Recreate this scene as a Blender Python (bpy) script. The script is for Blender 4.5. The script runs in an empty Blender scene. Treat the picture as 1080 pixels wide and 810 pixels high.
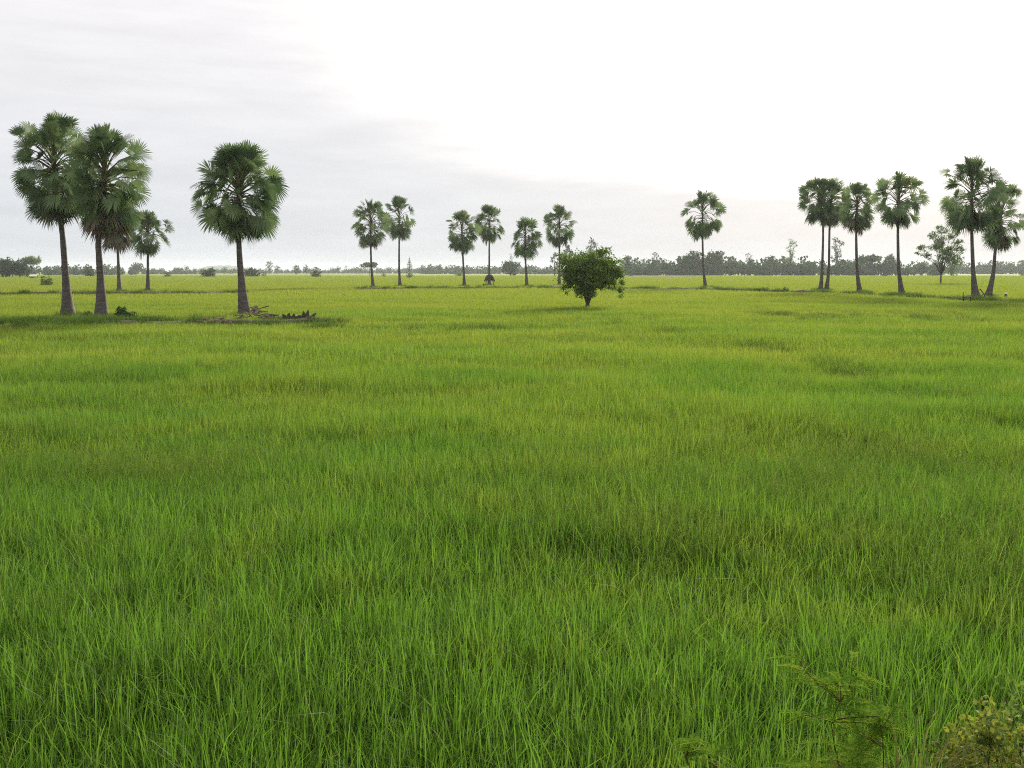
import bpy, math, random
import numpy as np
from mathutils import Vector
R = math.radians
S = bpy.context.scene
col = S.collection

# ------------------------------------------------------------------ camera
CAM = Vector((0, 0, 3.4)); FPX = 1050.0; PITCH = math.atan((405 - 286) / FPX)
cam = bpy.data.cameras.new('camera'); co = bpy.data.objects.new('camera', cam); col.objects.link(co)
cam.sensor_width = 36; cam.lens = 36 * FPX / 1080; cam.clip_end = 20000; cam.clip_start = .05
co.location = CAM; co.rotation_euler = (R(90) - PITCH, 0, 0)
S.camera = co
cp, sp = math.cos(PITCH), math.sin(PITCH)
def ray(px, py):
    u = (px - 540) / FPX; v = (405 - py) / FPX
    return Vector((u, cp + v * sp, -sp + v * cp))
def P(px, py, Y):
    d = ray(px, py); return CAM + d * (Y / d.y)
def G(px, py, z=.6):
    d = ray(px, py); return CAM + d * ((z - CAM.z) / d.z)
def sstep(a, b, x):
    t = np.clip((x - a) / (b - a), 0, 1); return t * t * (3 - 2 * t)

# ------------------------------------------------------------------ nodes
def mat(name):
    m = bpy.data.materials.new(name); m.use_nodes = True
    nt = m.node_tree; nt.nodes.clear(); return m, nt
def nd(nt, t, ins=None, **kw):
    n = nt.nodes.new(t)
    for k, v in kw.items(): setattr(n, k, v)
    for k, v in (ins or {}).items():
        s = n.inputs[k]
        if isinstance(v, bpy.types.NodeSocket): nt.links.new(v, s)
        else: s.default_value = v
    return n
def mth(nt, op, a, b=0.0, c=0.0, clamp=False):
    n = nd(nt, 'ShaderNodeMath', {0: a, 1: b, 2: c}, operation=op); n.use_clamp = clamp
    return n.outputs[0]
def mixc(nt, f, a, b, blend='MIX'):
    n = nd(nt, 'ShaderNodeMix', {0: f, 6: a, 7: b}, data_type='RGBA', blend_type=blend)
    return n.outputs[2]
def mrange(nt, v, a, b, c=0.0, d=1.0, smooth=True):
    n = nd(nt, 'ShaderNodeMapRange', {0: v, 1: a, 2: b, 3: c, 4: d})
    if smooth: n.interpolation_type = 'SMOOTHSTEP'
    return n.outputs[0]
def noise(nt, vec, scale, detail=3, rough=.55, out=0):
    return nd(nt, 'ShaderNodeTexNoise', {'Vector': vec, 'Scale': scale, 'Detail': detail, 'Roughness': rough}).outputs[out]
def c4(*c): return (c[0], c[1], c[2], 1)
def attr(nt, name): return nd(nt, 'ShaderNodeAttribute', attribute_name=name).outputs['Fac']

def leaf_out(nt, colr, trans=.4, tcol=None, rough=.5, spec=.3):
    d = nd(nt, 'ShaderNodeBsdfDiffuse', {'Color': colr})
    gs = nd(nt, 'ShaderNodeBsdfAnisotropic', {'Color': c4(.8, .8, .8), 'Roughness': rough})
    p = nd(nt, 'ShaderNodeMixShader', {0: spec * .16, 1: d.outputs[0], 2: gs.outputs[0]})
    t = nd(nt, 'ShaderNodeBsdfTranslucent', {'Color': tcol or colr})
    m = nd(nt, 'ShaderNodeMixShader', {0: trans, 1: p.outputs[0], 2: t.outputs[0]})
    nd(nt, 'ShaderNodeOutputMaterial', {'Surface': m.outputs[0]})

# field colour: paddocks and large drifts of greener / yellower crop, far backlit look included, in world metres
def field_hue(nt):
    g = nd(nt, 'ShaderNodeNewGeometry').outputs['Position']
    mp = nd(nt, 'ShaderNodeMapping', {'Vector': g, 'Scale': (.5, 1, 0)}).outputs[0]
    n1 = noise(nt, mp, .085, 4, .6)
    n2 = noise(nt, mp, .55, 3, .6); n3 = noise(nt, g, 1.7, 2, .5)
    xyz = nd(nt, 'ShaderNodeSeparateXYZ', {0: g})
    yy = xyz.outputs[1]
    n = mth(nt, 'ADD', mth(nt, 'ADD', mth(nt, 'MULTIPLY', n1, .5), mth(nt, 'MULTIPLY', n2, .3)), mth(nt, 'MULTIPLY', n3, .2))
    base = mrange(nt, n, .41, .60)
    # paddock hue by distance, with the far crop's backlit brightness put into colour
    ripe_lit = mrange(nt, yy, 6, 40, -.32, .24)
    far_lit = mrange(nt, yy, 40, 130, 0, .55)
    f = mth(nt, 'ADD', mth(nt, 'ADD', mth(nt, 'MULTIPLY', base, .8), ripe_lit), far_lit, clamp=True)
    return f, n2, g

def rice_mat(name, dark, mid, ripe_lit, trans=.45):
    m, nt = mat(name)
    f, n2, g = field_hue(nt)
    t = attr(nt, 'tint'); h = attr(nt, 'along')
    c = mixc(nt, f, c4(*mid), c4(*ripe_lit))
    c = mixc(nt, mrange(nt, t, .15, .75, .85, 0), c, c4(*dark))
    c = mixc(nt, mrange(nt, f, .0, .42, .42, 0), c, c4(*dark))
    c = mixc(nt, mrange(nt, t, .93, .97, 0, .75), c, c4(.34, .29, .09))
    c = mixc(nt, mrange(nt, h, .35, 1.0, 0, .5), c, mixc(nt, f, c4(.145, .250, .024), c4(.25, .295, .032)))
    tc = mixc(nt, .45, c, mixc(nt, f, c4(.18, .38, .03), c4(.29, .40, .035)))
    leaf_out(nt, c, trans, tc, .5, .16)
    return m
M = {}
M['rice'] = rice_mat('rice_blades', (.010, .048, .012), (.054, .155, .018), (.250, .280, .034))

def simple_leaf(name, a, b, trans=.3, nscale=1.2, rough=.5, yellow=None, spec=.3):
    m, nt = mat(name)
    g = nd(nt, 'ShaderNodeNewGeometry').outputs['Position']
    t = attr(nt, 'tint')
    f = mth(nt, 'ADD', mth(nt, 'MULTIPLY', t, .65), mth(nt, 'MULTIPLY', noise(nt, g, nscale, 2), .5))
    c = mixc(nt, mrange(nt, f, .25, .85), c4(*a), c4(*b))
    if yellow: c = mixc(nt, mrange(nt, t, yellow[3], yellow[3] + .02), c, c4(*yellow[:3]))
    leaf_out(nt, c, trans, None, rough, spec)
    return m
M['frond'] = simple_leaf('palm_fan_leaf', (.055, .102, .036), (.175, .250, .095), .28, .9, .5, (.15, .125, .03, .97), .18)
M['dead'] = simple_leaf('dry_palm_leaf', (.085, .062, .042), (.20, .155, .10), .15, 1.5, .8)
M['petiole'] = simple_leaf('palm_leaf_stalk', (.05, .06, .018), (.15, .125, .03), .03, 2, .6)
M['mango'] = simple_leaf('broad_leaf', (.06, .13, .018), (.185, .270, .040), .35, .8, .45, (.33, .38, .02, .975))
M['pale'] = simple_leaf('pale_leaf', (.08, .14, .04), (.17, .25, .08), .4, .8, .5)
M['far'] = simple_leaf('tree_leaf', (.022, .058, .015), (.066, .126, .034), .2, .15, .6)
M['weed'] = simple_leaf('weed_leaf', (.032, .085, .016), (.085, .155, .026), .35, 1.5, .55)
M['bankweed'] = simple_leaf('bank_weed_leaf', (.045, .10, .018), (.125, .19, .035), .35, 1.5, .7, spec=.05)
M['dryweed'] = simple_leaf('dry_grass_stem', (.075, .11, .02), (.22, .19, .06), .25, 2, .95, spec=.02)
M['seed'] = simple_leaf('seed_head_grass', (.065, .155, .020), (.175, .225, .042), .45, 2, .9, spec=.02)
M['shoot'] = simple_leaf('young_feather_leaf', (.075, .17, .014), (.20, .32, .03), .4, 3, .9, (.34, .33, .03, .95), spec=.02)
M['yellow'] = simple_leaf('yellowing_leaf', (.05, .11, .02), (.30, .32, .03), .35, 5, .6)

def bark(name, a, b, ring=6.0, rough=.9):
    m, nt = mat(name)
    g = nd(nt, 'ShaderNodeTexCoord').outputs['Object']
    mp = nd(nt, 'ShaderNodeMapping', {'Vector': g, 'Scale': (1, 1, ring)}).outputs[0]
    n = noise(nt, mp, 1.3, 5, .65); n2 = noise(nt, g, 9, 4, .6)
    f = mth(nt, 'ADD', mth(nt, 'MULTIPLY', n, .7), mth(nt, 'MULTIPLY', n2, .4))
    c = mixc(nt, mrange(nt, f, .35, .75), c4(*a), c4(*b))
    bp = nd(nt, 'ShaderNodeBump', {'Strength': .8, 'Distance': .04, 'Height': f}).outputs[0]
    p = nd(nt, 'ShaderNodeBsdfPrincipled', {'Base Color': c, 'Roughness': rough, 'Specular IOR Level': .15, 'Normal': bp})
    nd(nt, 'ShaderNodeOutputMaterial', {'Surface': p.outputs[0]})
    return m
M['bark'] = bark('palm_bark', (.060, .052, .048), (.155, .135, .125))
M['wood'] = bark('tree_bark', (.055, .045, .035), (.13, .11, .09), .5)
M['darkwood'] = bark('weathered_dark_wood', (.03, .024, .02), (.08, .065, .055), .5)
M['thatch'] = bark('dark_thatch', (.035, .03, .025), (.10, .085, .07), .3)
M['redstem'] = bark('reddish_stem', (.075, .03, .018), (.16, .08, .04), 1)
def plain(name, a, b, rough=.7, sc=3):
    m, nt = mat(name)
    g = nd(nt, 'ShaderNodeTexCoord').outputs['Object']
    c = mixc(nt, noise(nt, g, sc, 4), c4(*a), c4(*b))
    p = nd(nt, 'ShaderNodeBsdfPrincipled', {'Base Color': c, 'Roughness': rough, 'Specular IOR Level': .3})
    nd(nt, 'ShaderNodeOutputMaterial', {'Surface': p.outputs[0]}); return m
M['roof'] = plain('white_sheet_roof', (.62, .63, .65), (.82, .82, .82), .45)
M['white'] = plain('white_feathers', (.78, .78, .76), (.85, .85, .84))
M['beak'] = plain('yellow_beak', (.6, .4, .05), (.6, .42, .06))
M['board'] = plain('dark_boards', (.05, .045, .045), (.10, .09, .085))

def ground_mat():
    m, nt = mat('field_ground')
    f, n2, g = field_hue(nt)
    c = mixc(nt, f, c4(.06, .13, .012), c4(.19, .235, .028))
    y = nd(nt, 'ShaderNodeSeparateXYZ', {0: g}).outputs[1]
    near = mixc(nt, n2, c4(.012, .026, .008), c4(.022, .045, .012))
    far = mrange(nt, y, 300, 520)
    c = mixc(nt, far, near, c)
    mp = nd(nt, 'ShaderNodeMapping', {'Vector': g, 'Scale': (.004, .02, 0)}).outputs[0]
    c = mixc(nt, mrange(nt, noise(nt, mp, 1, 4), .5, .62, 0, .5), c, c4(.06, .10, .02))
    b = nd(nt, 'ShaderNodeBump', {'Strength': .6, 'Distance': .2, 'Height': noise(nt, g, 1.5, 4)}).outputs[0]
    p = nd(nt, 'ShaderNodeBsdfPrincipled', {'Base Color': c, 'Roughness': .95, 'Specular IOR Level': .1, 'Normal': b})
    nd(nt, 'ShaderNodeOutputMaterial', {'Surface': p.outputs[0]}); return m
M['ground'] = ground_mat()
def soil_mat():
    m, nt = mat('bank_soil')
    g = nd(nt, 'ShaderNodeNewGeometry').outputs['Position']
    n = noise(nt, g, 1.3, 5, .65)
    c = mixc(nt, mrange(nt, n, .35, .65), c4(.055, .05, .034), c4(.125, .11, .08))
    b = nd(nt, 'ShaderNodeBump', {'Strength': .8, 'Distance': .05, 'Height': noise(nt, g, 6, 5)}).outputs[0]
    p = nd(nt, 'ShaderNodeBsdfPrincipled', {'Base Color': c, 'Roughness': .95, 'Specular IOR Level': .1, 'Normal': b})
    nd(nt, 'ShaderNodeOutputMaterial', {'Surface': p.outputs[0]}); return m
M['soil'] = soil_mat()
def hill_mat():
    m, nt = mat('wooded_hill')
    g = nd(nt, 'ShaderNodeNewGeometry').outputs['Position']
    c = mixc(nt, noise(nt, g, .02, 5), c4(.03, .05, .025), c4(.06, .09, .04))
    p = nd(nt, 'ShaderNodeBsdfPrincipled', {'Base Color': c, 'Roughness': .95, 'Specular IOR Level': .1})
    nd(nt, 'ShaderNodeOutputMaterial', {'Surface': p.outputs[0]}); return m
M['hill'] = hill_mat()

# ------------------------------------------------------------------ mesh helper
class MB:
    def __init__(s): s.v = []; s.f = []; s.m = []; s.t = []; s.a = []
    def add(s, vs, fs, mi=0, tint=.5, along=0.0):
        o = len(s.v); s.v.extend(tuple(v) for v in vs)
        n = len(vs)
        s.t.extend(tint if isinstance(tint, (list, tuple)) else [tint] * n)
        s.a.extend(along if isinstance(along, (list, tuple)) else [along] * n)
        for f in fs: s.f.append(tuple(o + i for i in f)); s.m.append(mi)
    def tube(s, pts, rad, n=8, mi=0, tint=.5, cap=True, jit=0, rnd=None):
        vs = []; fs = []
        pts = [Vector(p) for p in pts]
        for i, p in enumerate(pts):
            d = (pts[min(i + 1, len(pts) - 1)] - pts[max(i - 1, 0)]).normalized()
            a = d.cross(Vector((0, 1, 0)) if abs(d.y) < .9 else Vector((1, 0, 0))).normalized(); b = d.cross(a)
            r = rad[i] if isinstance(rad, (list, tuple)) else rad
            for k in range(n):
                q = r * (1 + (rnd.uniform(-jit, jit) if rnd else 0)); w = 2 * math.pi * k / n
                vs.append(p + (a * math.cos(w) + b * math.sin(w)) * q)
        for i in range(len(pts) - 1):
            for k in range(n):
                fs.append((i * n + k, i * n + (k + 1) % n, (i + 1) * n + (k + 1) % n, (i + 1) * n + k))
        if cap:
            fs.append(tuple(range(n - 1, -1, -1))); fs.append(tuple((len(pts) - 1) * n + k for k in range(n)))
        s.add(vs, fs, mi, tint)
    def box(s, c, d, mi=0, rz=0, tint=.5):
        cx, cy, cz = c; x, y, z = d[0] / 2, d[1] / 2, d[2] / 2
        vs = []
        for k in (-1, 1):
            for i, j in ((-1, -1), (1, -1), (1, 1), (-1, 1)):
                a, b = i * x, j * y
                vs.append((cx + a * math.cos(rz) - b * math.sin(rz), cy + a * math.sin(rz) + b * math.cos(rz), cz + k * z))
        s.add(vs, [(3, 2, 1, 0), (4, 5, 6, 7), (0, 1, 5, 4), (1, 2, 6, 5), (2, 3, 7, 6), (3, 0, 4, 7)], mi, tint)
    def build(s, name, mats, parent=None, loc=(0, 0, 0), smooth=False):
        me = bpy.data.meshes.new(name); me.from_pydata(s.v, [], s.f)
        for m in (mats if isinstance(mats, (list, tuple)) else [mats]): me.materials.append(m)
        if any(s.m): me.polygons.foreach_set('material_index', s.m)
        for nm, dat in (('tint', s.t), ('along', s.a)):
            at = me.attributes.new(nm, 'FLOAT', 'POINT'); at.data.foreach_set('value', dat)
        if smooth: me.polygons.foreach_set('use_smooth', [True] * len(s.f))
        me.update()
        o = bpy.data.objects.new(name, me); o.location = loc; col.objects.link(o)
        if parent: o.parent = parent
        return o
def empty(name, loc, label, cat, group=None):
    o = bpy.data.objects.new(name, None); o.location = loc; o.empty_display_size = .3; col.objects.link(o)
    o['label'] = label; o['category'] = cat
    if group: o['group'] = group
    return o
def tag(o, label=None, cat=None, group=None, kind=None):
    for k, v in (('label', label), ('category', cat), ('group', group), ('kind', kind)):
        if v: o[k] = v
    return o

# ------------------------------------------------------------------ palms
def fan(mb, c, a, n, Rr, spread, droop, rnd, nseg, tint, mi=0, cup=.15):
    a = a.normalized(); b = n.cross(a).normalized(); n = a.cross(b).normalized()
    step = 2 * spread / nseg
    for i in range(nseg):
        w = -spread + step * (i + .5)
        if rnd.random() < .035: continue
        L = Rr * (1 - .22 * (abs(w) / spread) ** 2) * rnd.uniform(.88, 1.06)
        jw = rnd.uniform(-.35, .35) * step
        def pt(r, off, lift):
            ww = w + off + jw * (r > .6)
            p = a * math.cos(ww) + b * math.sin(ww)
            q = c + p * (r * L) + n * (cup * abs(math.sin(ww)) * r * L + lift * L)
            q.z -= droop * (r ** 2.2) * L * (1 + .3 * abs(math.sin(ww)))
            return q
        pl = .012
        vs = [c, pt(.50, -step * .52, pl), pt(.50, step * .52, -pl), pt(.78, -step * .26, pl * .6), pt(.78, step * .26, -pl * .6), pt(1.0, 0, 0)]
        tt = min(1, max(0, tint + rnd.uniform(-.12, .12)))
        mb.add(vs, [(0, 1, 2), (1, 3, 4, 2), (3, 5, 4)], mi, tt)

def palm(tr, hub, top, bot, xl, xr, dist_py, label, seed, nleaf=34, nseg=30, dead=6, group=None, z0=.6, lean=None, gap=0, basew=1.0, skirt=1.0):
    """tr: trunk pixels base..under the crown, hub pixel, crown extents in pixels"""
    rnd = random.Random(seed)
    base = G(tr[0][0], dist_py, z0); Y = base.y; base.z = 0; k = Y / FPX
    root = empty('sugar_palm', base, label, 'palm tree', group)
    W = lambda px, py: P(px, py, Y) - base
    pts = [Vector((W(*tr[0]).x, 0, -.15))] + [W(*p) for p in tr[1:]] + [W(*hub)]
    # smooth path
    path = []; n = len(pts)
    for i in range(n - 1):
        p0, p1, p2, p3 = pts[max(i - 1, 0)], pts[i], pts[i + 1], pts[min(i + 2, n - 1)]
        for s in range(8):
            t = s / 8
            path.append(.5 * ((2 * p1) + (p2 - p0) * t + (2 * p0 - 5 * p1 + 4 * p2 - p3) * t * t + (3 * p1 - p0 - 3 * p2 + p3) * t ** 3))
    path.append(pts[-1])
    H = path[-1].z
    crown_low = (W(*tr[-1])).z
    rads = []
    for p in path:
        t = p.z / H
        r = .118 + .25 * math.exp(-max(p.z - .5, 0) / 1.15) * basew + .09 * (1 - t) + (.02 if p.z > crown_low else 0)
        rads.append(r * rnd.uniform(.97, 1.03))
    tb = MB(); tb.tube(path, rads, 12, jit=.05, rnd=rnd)
    # old leaf bases on the upper stem
    hubv = path[-1]
    lowv = W(*tr[-1])
    for i in range(46):
        t = rnd.random(); q = lowv.lerp(hubv, t * .95); w = rnd.uniform(0, 6.28)
        d = Vector((math.cos(w), math.sin(w), rnd.uniform(.2, 1.1))).normalized()
        tb.tube([q + d * .1, q + d * rnd.uniform(.35, .6)], [.055, .02], 4)
    tb.build('trunk', M['bark'], root, smooth=True)
    # crown
    left = (W(xl, hub[1]).x - hubv.x); right = (W(xr, hub[1]).x - hubv.x)
    up = (W(hub[0], top).z - hubv.z) * 1.07; down = hubv.z - W(hub[0], bot).z
    reach = (right - left) / 2
    cb = MB()
    stem = down * .42; nleaf = int(nleaf * 1.95)
    for i in range(nleaf):
        t = (i + .5) / nleaf
        el = min(R(86), R(80 - 138 * t ** 1.05) + rnd.uniform(-.25, .25))
        az = i * 2.39996 + rnd.uniform(-.3, .3) + seed
        if gap and abs(((az - gap) + math.pi) % (2 * math.pi) - math.pi) < .5 and .3 < t < .6: continue
        d = Vector((math.cos(az) * math.cos(el), math.sin(az) * math.cos(el), math.sin(el)))
        rx = right if d.x > 0 else -left
        vz = up if d.z > 0 else max(.6, down - stem * t ** 1.1)
        sc = 1 / ((abs(d.x) / rx) ** 2.6 + (abs(d.y) / reach) ** 2.6 + (abs(d.z) / vz) ** 2.25) ** (1 / 2.25)
        sc *= .95 - .36 * rnd.random() ** 1.6
        att = hubv.lerp(hubv - Vector((0, 0, stem)), t ** 1.1)
        leafR = .37 * reach * rnd.uniform(.8, 1.15)
        pl = sc - leafR * .9
        if t > .62: pl *= .78
        mid = att + d * pl * .5 + Vector((0, 0, .06 * sc)); end = att + d * pl
        end.z -= .05 * sc * (1 - d.z)
        cb.tube([att, mid, end], [.045, .032, .022], 4, 1, rnd.random(), cap=False)
        a = (end - mid).normalized(); a.z -= .10 + .25 * max(0, math.cos(el)); a.normalize()
        nrm = Vector((-math.cos(az) * math.sin(el), -math.sin(az) * math.sin(el), math.cos(el)))
        side = a.cross(nrm).normalized(); roll = rnd.choice((-1, 1)) * rnd.uniform(.15, 1.25)
        nrm = nrm * math.cos(roll) + side * math.sin(roll)
        fan(cb, end, a, nrm, leafR, R(rnd.uniform(120, 165)), rnd.uniform(.06, .22) + (.12 if t > .45 else 0), rnd, nseg, min(.95, rnd.uniform(.0, 1) * (1 - .2 * t)), 0, rnd.uniform(.1, .55))
    crown = cb.build('crown', [M['frond'], M['petiole']], root)
    if dead:
        db = MB()
        for i in range(dead):
            az = i * 2.4 + seed; el = R(rnd.uniform(-82, -55))
            d = Vector((math.cos(az) * math.cos(el), math.sin(az) * math.cos(el), math.sin(el)))
            att = hubv - Vector((0, 0, stem * rnd.uniform(.8, 1.05)))
            L = (down - stem) * .62 * skirt
            end = att + d * L * .5
            db.tube([att, end], [.04, .02], 4, 0, rnd.random(), cap=False)
            fan(db, end, d, Vector((-d.z * math.cos(az), -d.z * math.sin(az), math.cos(el))), L * rnd.uniform(.7, 1), R(rnd.uniform(45, 80)), .25, rnd, 16, rnd.uniform(.1, .8), 0, .3)
        db.build('dead_leaves', M['dead'], root)
    return root

GP = 'tall sugar palms standing in the rice fields'
LB = dict(group=GP)
palm([(72, 334), (69, 290), (65, 240)], (56, 166), 113, 245, 14, 96, 334, 'big sugar palm at far left with crown leaning left and loose side leaves', 11, 44, 34, 8, basew=1.3, **LB)
palm([(107, 337), (106, 295), (104, 248)], (110, 176), 126, 256, 72, 161, 337, 'big sugar palm with a brown skirt, second from the left edge', 23, 45, 34, 13, basew=1.3, skirt=1.15, **LB)
palm([(126, 308), (125, 285), (124, 258)], (122, 224), 200, 262, 98, 148, 308, 'small slim palm half hidden behind the big brown-skirted palm', 31, 30, 24, 8, skirt=1.4, **LB)
palm([(156, 307), (156, 285), (156, 266)], (156, 240), 219, 272, 132, 181, 307, 'small palm standing alone right of the left palm pair', 42, 30, 24, 6, **LB)
palm([(259, 334), (255, 300), (252, 255)], (252, 192), 144, 262, 206, 298, 334, 'large round-crowned palm above a heap of dead fronds', 58, 50, 36, 4, basew=1.3, **LB)
palm([(394, 303), (392, 285), (391, 260)], (391, 231), 208, 265, 371, 412, 303, 'left one of two mid-distance palms whose crowns touch', 61, 32, 22, 4, **LB)
palm([(422, 302), (421, 280), (421, 252)], (421, 226), 205, 256, 402, 441, 302, 'right one of two touching palms, slim straight trunk', 77, 30, 22, 4, gap=.1, **LB)
palm([(490, 302), (489, 285), (488, 266)], (487, 239), 219, 270, 470, 507, 302, 'leftmost of the four central palms, dense lower skirt', 83, 30, 22, 5, gap=3.1, **LB)
palm([(516, 301), (516, 280), (516, 256)], (516, 231), 212, 259, 500, 535, 301, 'second central palm, its trunk rising from a dark thatched shelter', 97, 28, 22, 3, gap=.2, **LB)
palm([(556, 302), (555, 287), (554, 270)], (554, 245), 226, 275, 535, 574, 302, 'shortest of the four central palms, with gaps beside its hub', 103, 27, 22, 5, gap=3.0, **LB)
palm([(590, 301), (590, 280), (590, 258)], (590, 233), 214, 263, 571, 609, 301, 'central palm with its lower trunk behind the bushy green tree', 117, 30, 22, 4, gap=.1, **LB)
palm([(745, 303), (742, 285), (741, 252)], (741, 220), 198, 256, 720, 764, 303, 'solitary palm between the bushy tree and the right-hand palms', 128, 33, 24, 5, gap=3.3, **LB)
palm([(865, 306), (867, 285), (868, 236)], (864, 206), 184, 238, 841, 886, 306, 'left trunk of the crossing palm pair on the right side', 133, 32, 24, 3, **LB)
palm([(871, 306), (874, 285), (875, 238)], (877, 208), 185, 242, 858, 899, 306, 'right trunk of the crossing palm pair on the right side', 149, 32, 24, 7, **LB)
palm([(908, 309), (904, 285), (903, 242)], (904, 212), 188, 246, 885, 927, 309, 'palm in the middle of the right group, brown hanging tuft', 151, 32, 24, 7, skirt=1.3, **LB)
palm([(953, 311), (948, 285), (947, 238)], (948, 208), 178, 242, 920, 976, 311, 'palm with a broad ragged crown and bent trunk foot, right group', 163, 31, 26, 3, gap=3.6, **LB)
palm([(1031, 316), (1027, 295), (1025, 245)], (1025, 196), 159, 250, 990, 1060, 315, 'tallest palm on the far right, swollen burl at its base', 179, 36, 30, 5, gap=3.2, basew=1.5, **LB)
palm([(1040, 313), (1047, 292), (1050, 262)], (1056, 222), 190, 268, 1036, 1083, 313, 'far right palm with curved trunk leaning away from its neighbour', 187, 34, 28, 7, skirt=1.15, gap=.2, basew=1.2, **LB)

# ------------------------------------------------------------------ broadleaf trees
def foliage(mb, lobes, n, size, rnd, tint0=.5, shell=.55, gravity=.3, mi=0, asp=.5):
    vol = [l[3] * l[4] * l[5] for l in lobes]; tot = sum(vol)
    for l, v in zip(lobes, vol):
        # every lobe is a set of twig clumps so the outline is uneven
        nc = max(5, int(9 * (v / tot) * len(lobes)))
        cl = []
        for j in range(nc * 3):
            d = Vector((rnd.gauss(0, 1), rnd.gauss(0, 1), rnd.gauss(0, 1))).normalized() * rnd.uniform(shell, 1) 
            cl.append((Vector((l[0] + d.x * l[3], l[1] + d.y * l[4], l[2] + d.z * l[5])), d, rnd.uniform(-.25, .25)))
        m = max(6, int(n * v / tot)); sr = (l[3] * l[4] * l[5]) ** (1 / 3)
        for j in range(m):
            c, d, tt = cl[rnd.randrange(len(cl))]
            p = c + Vector((rnd.gauss(0, 1), rnd.gauss(0, 1), rnd.gauss(0, .8))) * sr * .17
            ax = (d + Vector((rnd.gauss(0, .6), rnd.gauss(0, .6), rnd.gauss(0, .6) - gravity))).normalized()
            sd = ax.cross(Vector((rnd.gauss(0, 1), rnd.gauss(0, 1), rnd.gauss(0, 1)))).normalized()
            s = size * rnd.uniform(.6, 1.3)
            up = sd.cross(ax) * s * .12
            mb.add([p - ax * s * .5, p + sd * s * asp * .5 + up, p + ax * s * .5, p - sd * s * asp * .5 + up], [(0, 1, 2), (0, 2, 3)], mi,
                   max(0, min(1, tint0 + tt + rnd.uniform(-.25, .25))))

def limbs(mb, lobes, h0, r, rnd, n=6, x0=0.0):
    f = Vector((x0, 0, h0))
    mb.tube([(x0 * .4, 0, -.15), (x0 * .5, 0, h0 * .3), (x0 * .8, 0, h0 * .7), f], [r * 1.45, r * 1.1, r * .95, r * .9], 8, jit=.06, rnd=rnd)
    for l in lobes:
        c = Vector(l[:3]); m = f.lerp(c, .5); m.x *= .55; m.y *= .55; m = m + Vector((rnd.uniform(-.1, .1), rnd.uniform(-.1, .1), -.05)) * c.length * .3
        mb.tube([f, m, c], [r * .55, r * .35, r * .12], 6)
        for j in range(4):
            e = c + Vector((rnd.uniform(-1, 1) * l[3], rnd.uniform(-1, 1) * l[4], rnd.uniform(-.6, 1) * l[5])) * .8
            mb.tube([m.lerp(c, .6), e], [r * .14, r * .04], 4, cap=False)

def lobe_set(w, h, h0, kind, rnd):
    """lobes (x,y,z,rx,ry,rz) for a tree w wide, h tall, crown from h0"""
    L = []; ch = h - h0
    if kind == 'round':
        n = 10
        for i in range(n):
            a = i * 2.4; q = rnd.uniform(.15, .6) * w * .5
            rz = rnd.uniform(.26, .36) * ch
            L.append((math.cos(a) * q, math.sin(a) * q, h0 + rz + rnd.random() * (ch - 2 * rz), rnd.uniform(.22, .32) * w, rnd.uniform(.22, .32) * w, rz))
        L.append((0, 0, h - .3 * ch, .25 * w, .25 * w, .3 * ch))
    elif kind == 'bush':
        for i in range(6):
            a = i * 2.4 + rnd.random(); q = w * .24 if i else 0; rz = ch * rnd.uniform(.3, .48)
            L.append((math.cos(a) * q, math.sin(a) * q, h0 + rz * .9, w * rnd.uniform(.22, .3), w * .26, rz))
    elif kind == 'cone':
        for i in range(5):
            t = i / 4; L.append((0, 0, h0 + ch * (.12 + .74 * t), w * .5 * (1 - .75 * t), w * .5 * (1 - .75 * t), ch * .16))
    elif kind == 'flat':
        for i in range(6):
            a = i * 2.4; q = w * .3 if i else 0
            L.append((math.cos(a) * q, math.sin(a) * q, h - ch * .35 - abs(math.cos(a)) * q * .12, w * .24, w * .24, ch * .35))
    elif kind == 'sparse':
        for i in range(9):
            a = i * 2.4 + rnd.random(); t = (i + .5) / 9; q = w * .36 * math.sin(math.pi * (t * .8 + .2))
            L.append((math.cos(a) * q, math.sin(a) * q, h0 + ch * (.1 + .8 * t), w * rnd.uniform(.1, .18), w * .14, ch * rnd.uniform(.07, .11)))
    elif kind == 'tall':
        for i in range(7):
            a = i * 2.4; t = i / 6; q = w * .22
            L.append((math.cos(a) * q, math.sin(a) * q, h0 + ch * (.1 + .8 * t), w * rnd.uniform(.2, .34), w * .28, ch * .13))
    return L

def tree(name, px, base_py, w_px, top_py, kind, label, cat, seed, m='far', n=900, size=None, z0=.6, h0=.22, group=None, tint=.5, Y=None):
    rnd = random.Random(seed)
    b = G(px, base_py, z0)
    if Y: b = P(px, base_py, Y)
    b.z = 0; k = b.y / FPX
    w = w_px * k; h = P(px, top_py, b.y).z
    root = empty(name, b, label, cat, group)
    if kind == 'bush': h0 = .02
    L = lobe_set(w, h, h * h0, kind, rnd)
    tb = MB(); limbs(tb, L, h * max(h0 * .8, .1), max(.05, h * .022) * (1.3 if kind == 'round' else 1), rnd)
    tb.build('stem' if kind == 'bush' else 'trunk', M['wood'], root, smooth=True)
    cb = MB(); foliage(cb, L, n, size or max(.22, w * .115), rnd, tint)
    cb.build('foliage' if kind == 'bush' else 'crown', M[m], root)
    return root

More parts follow.
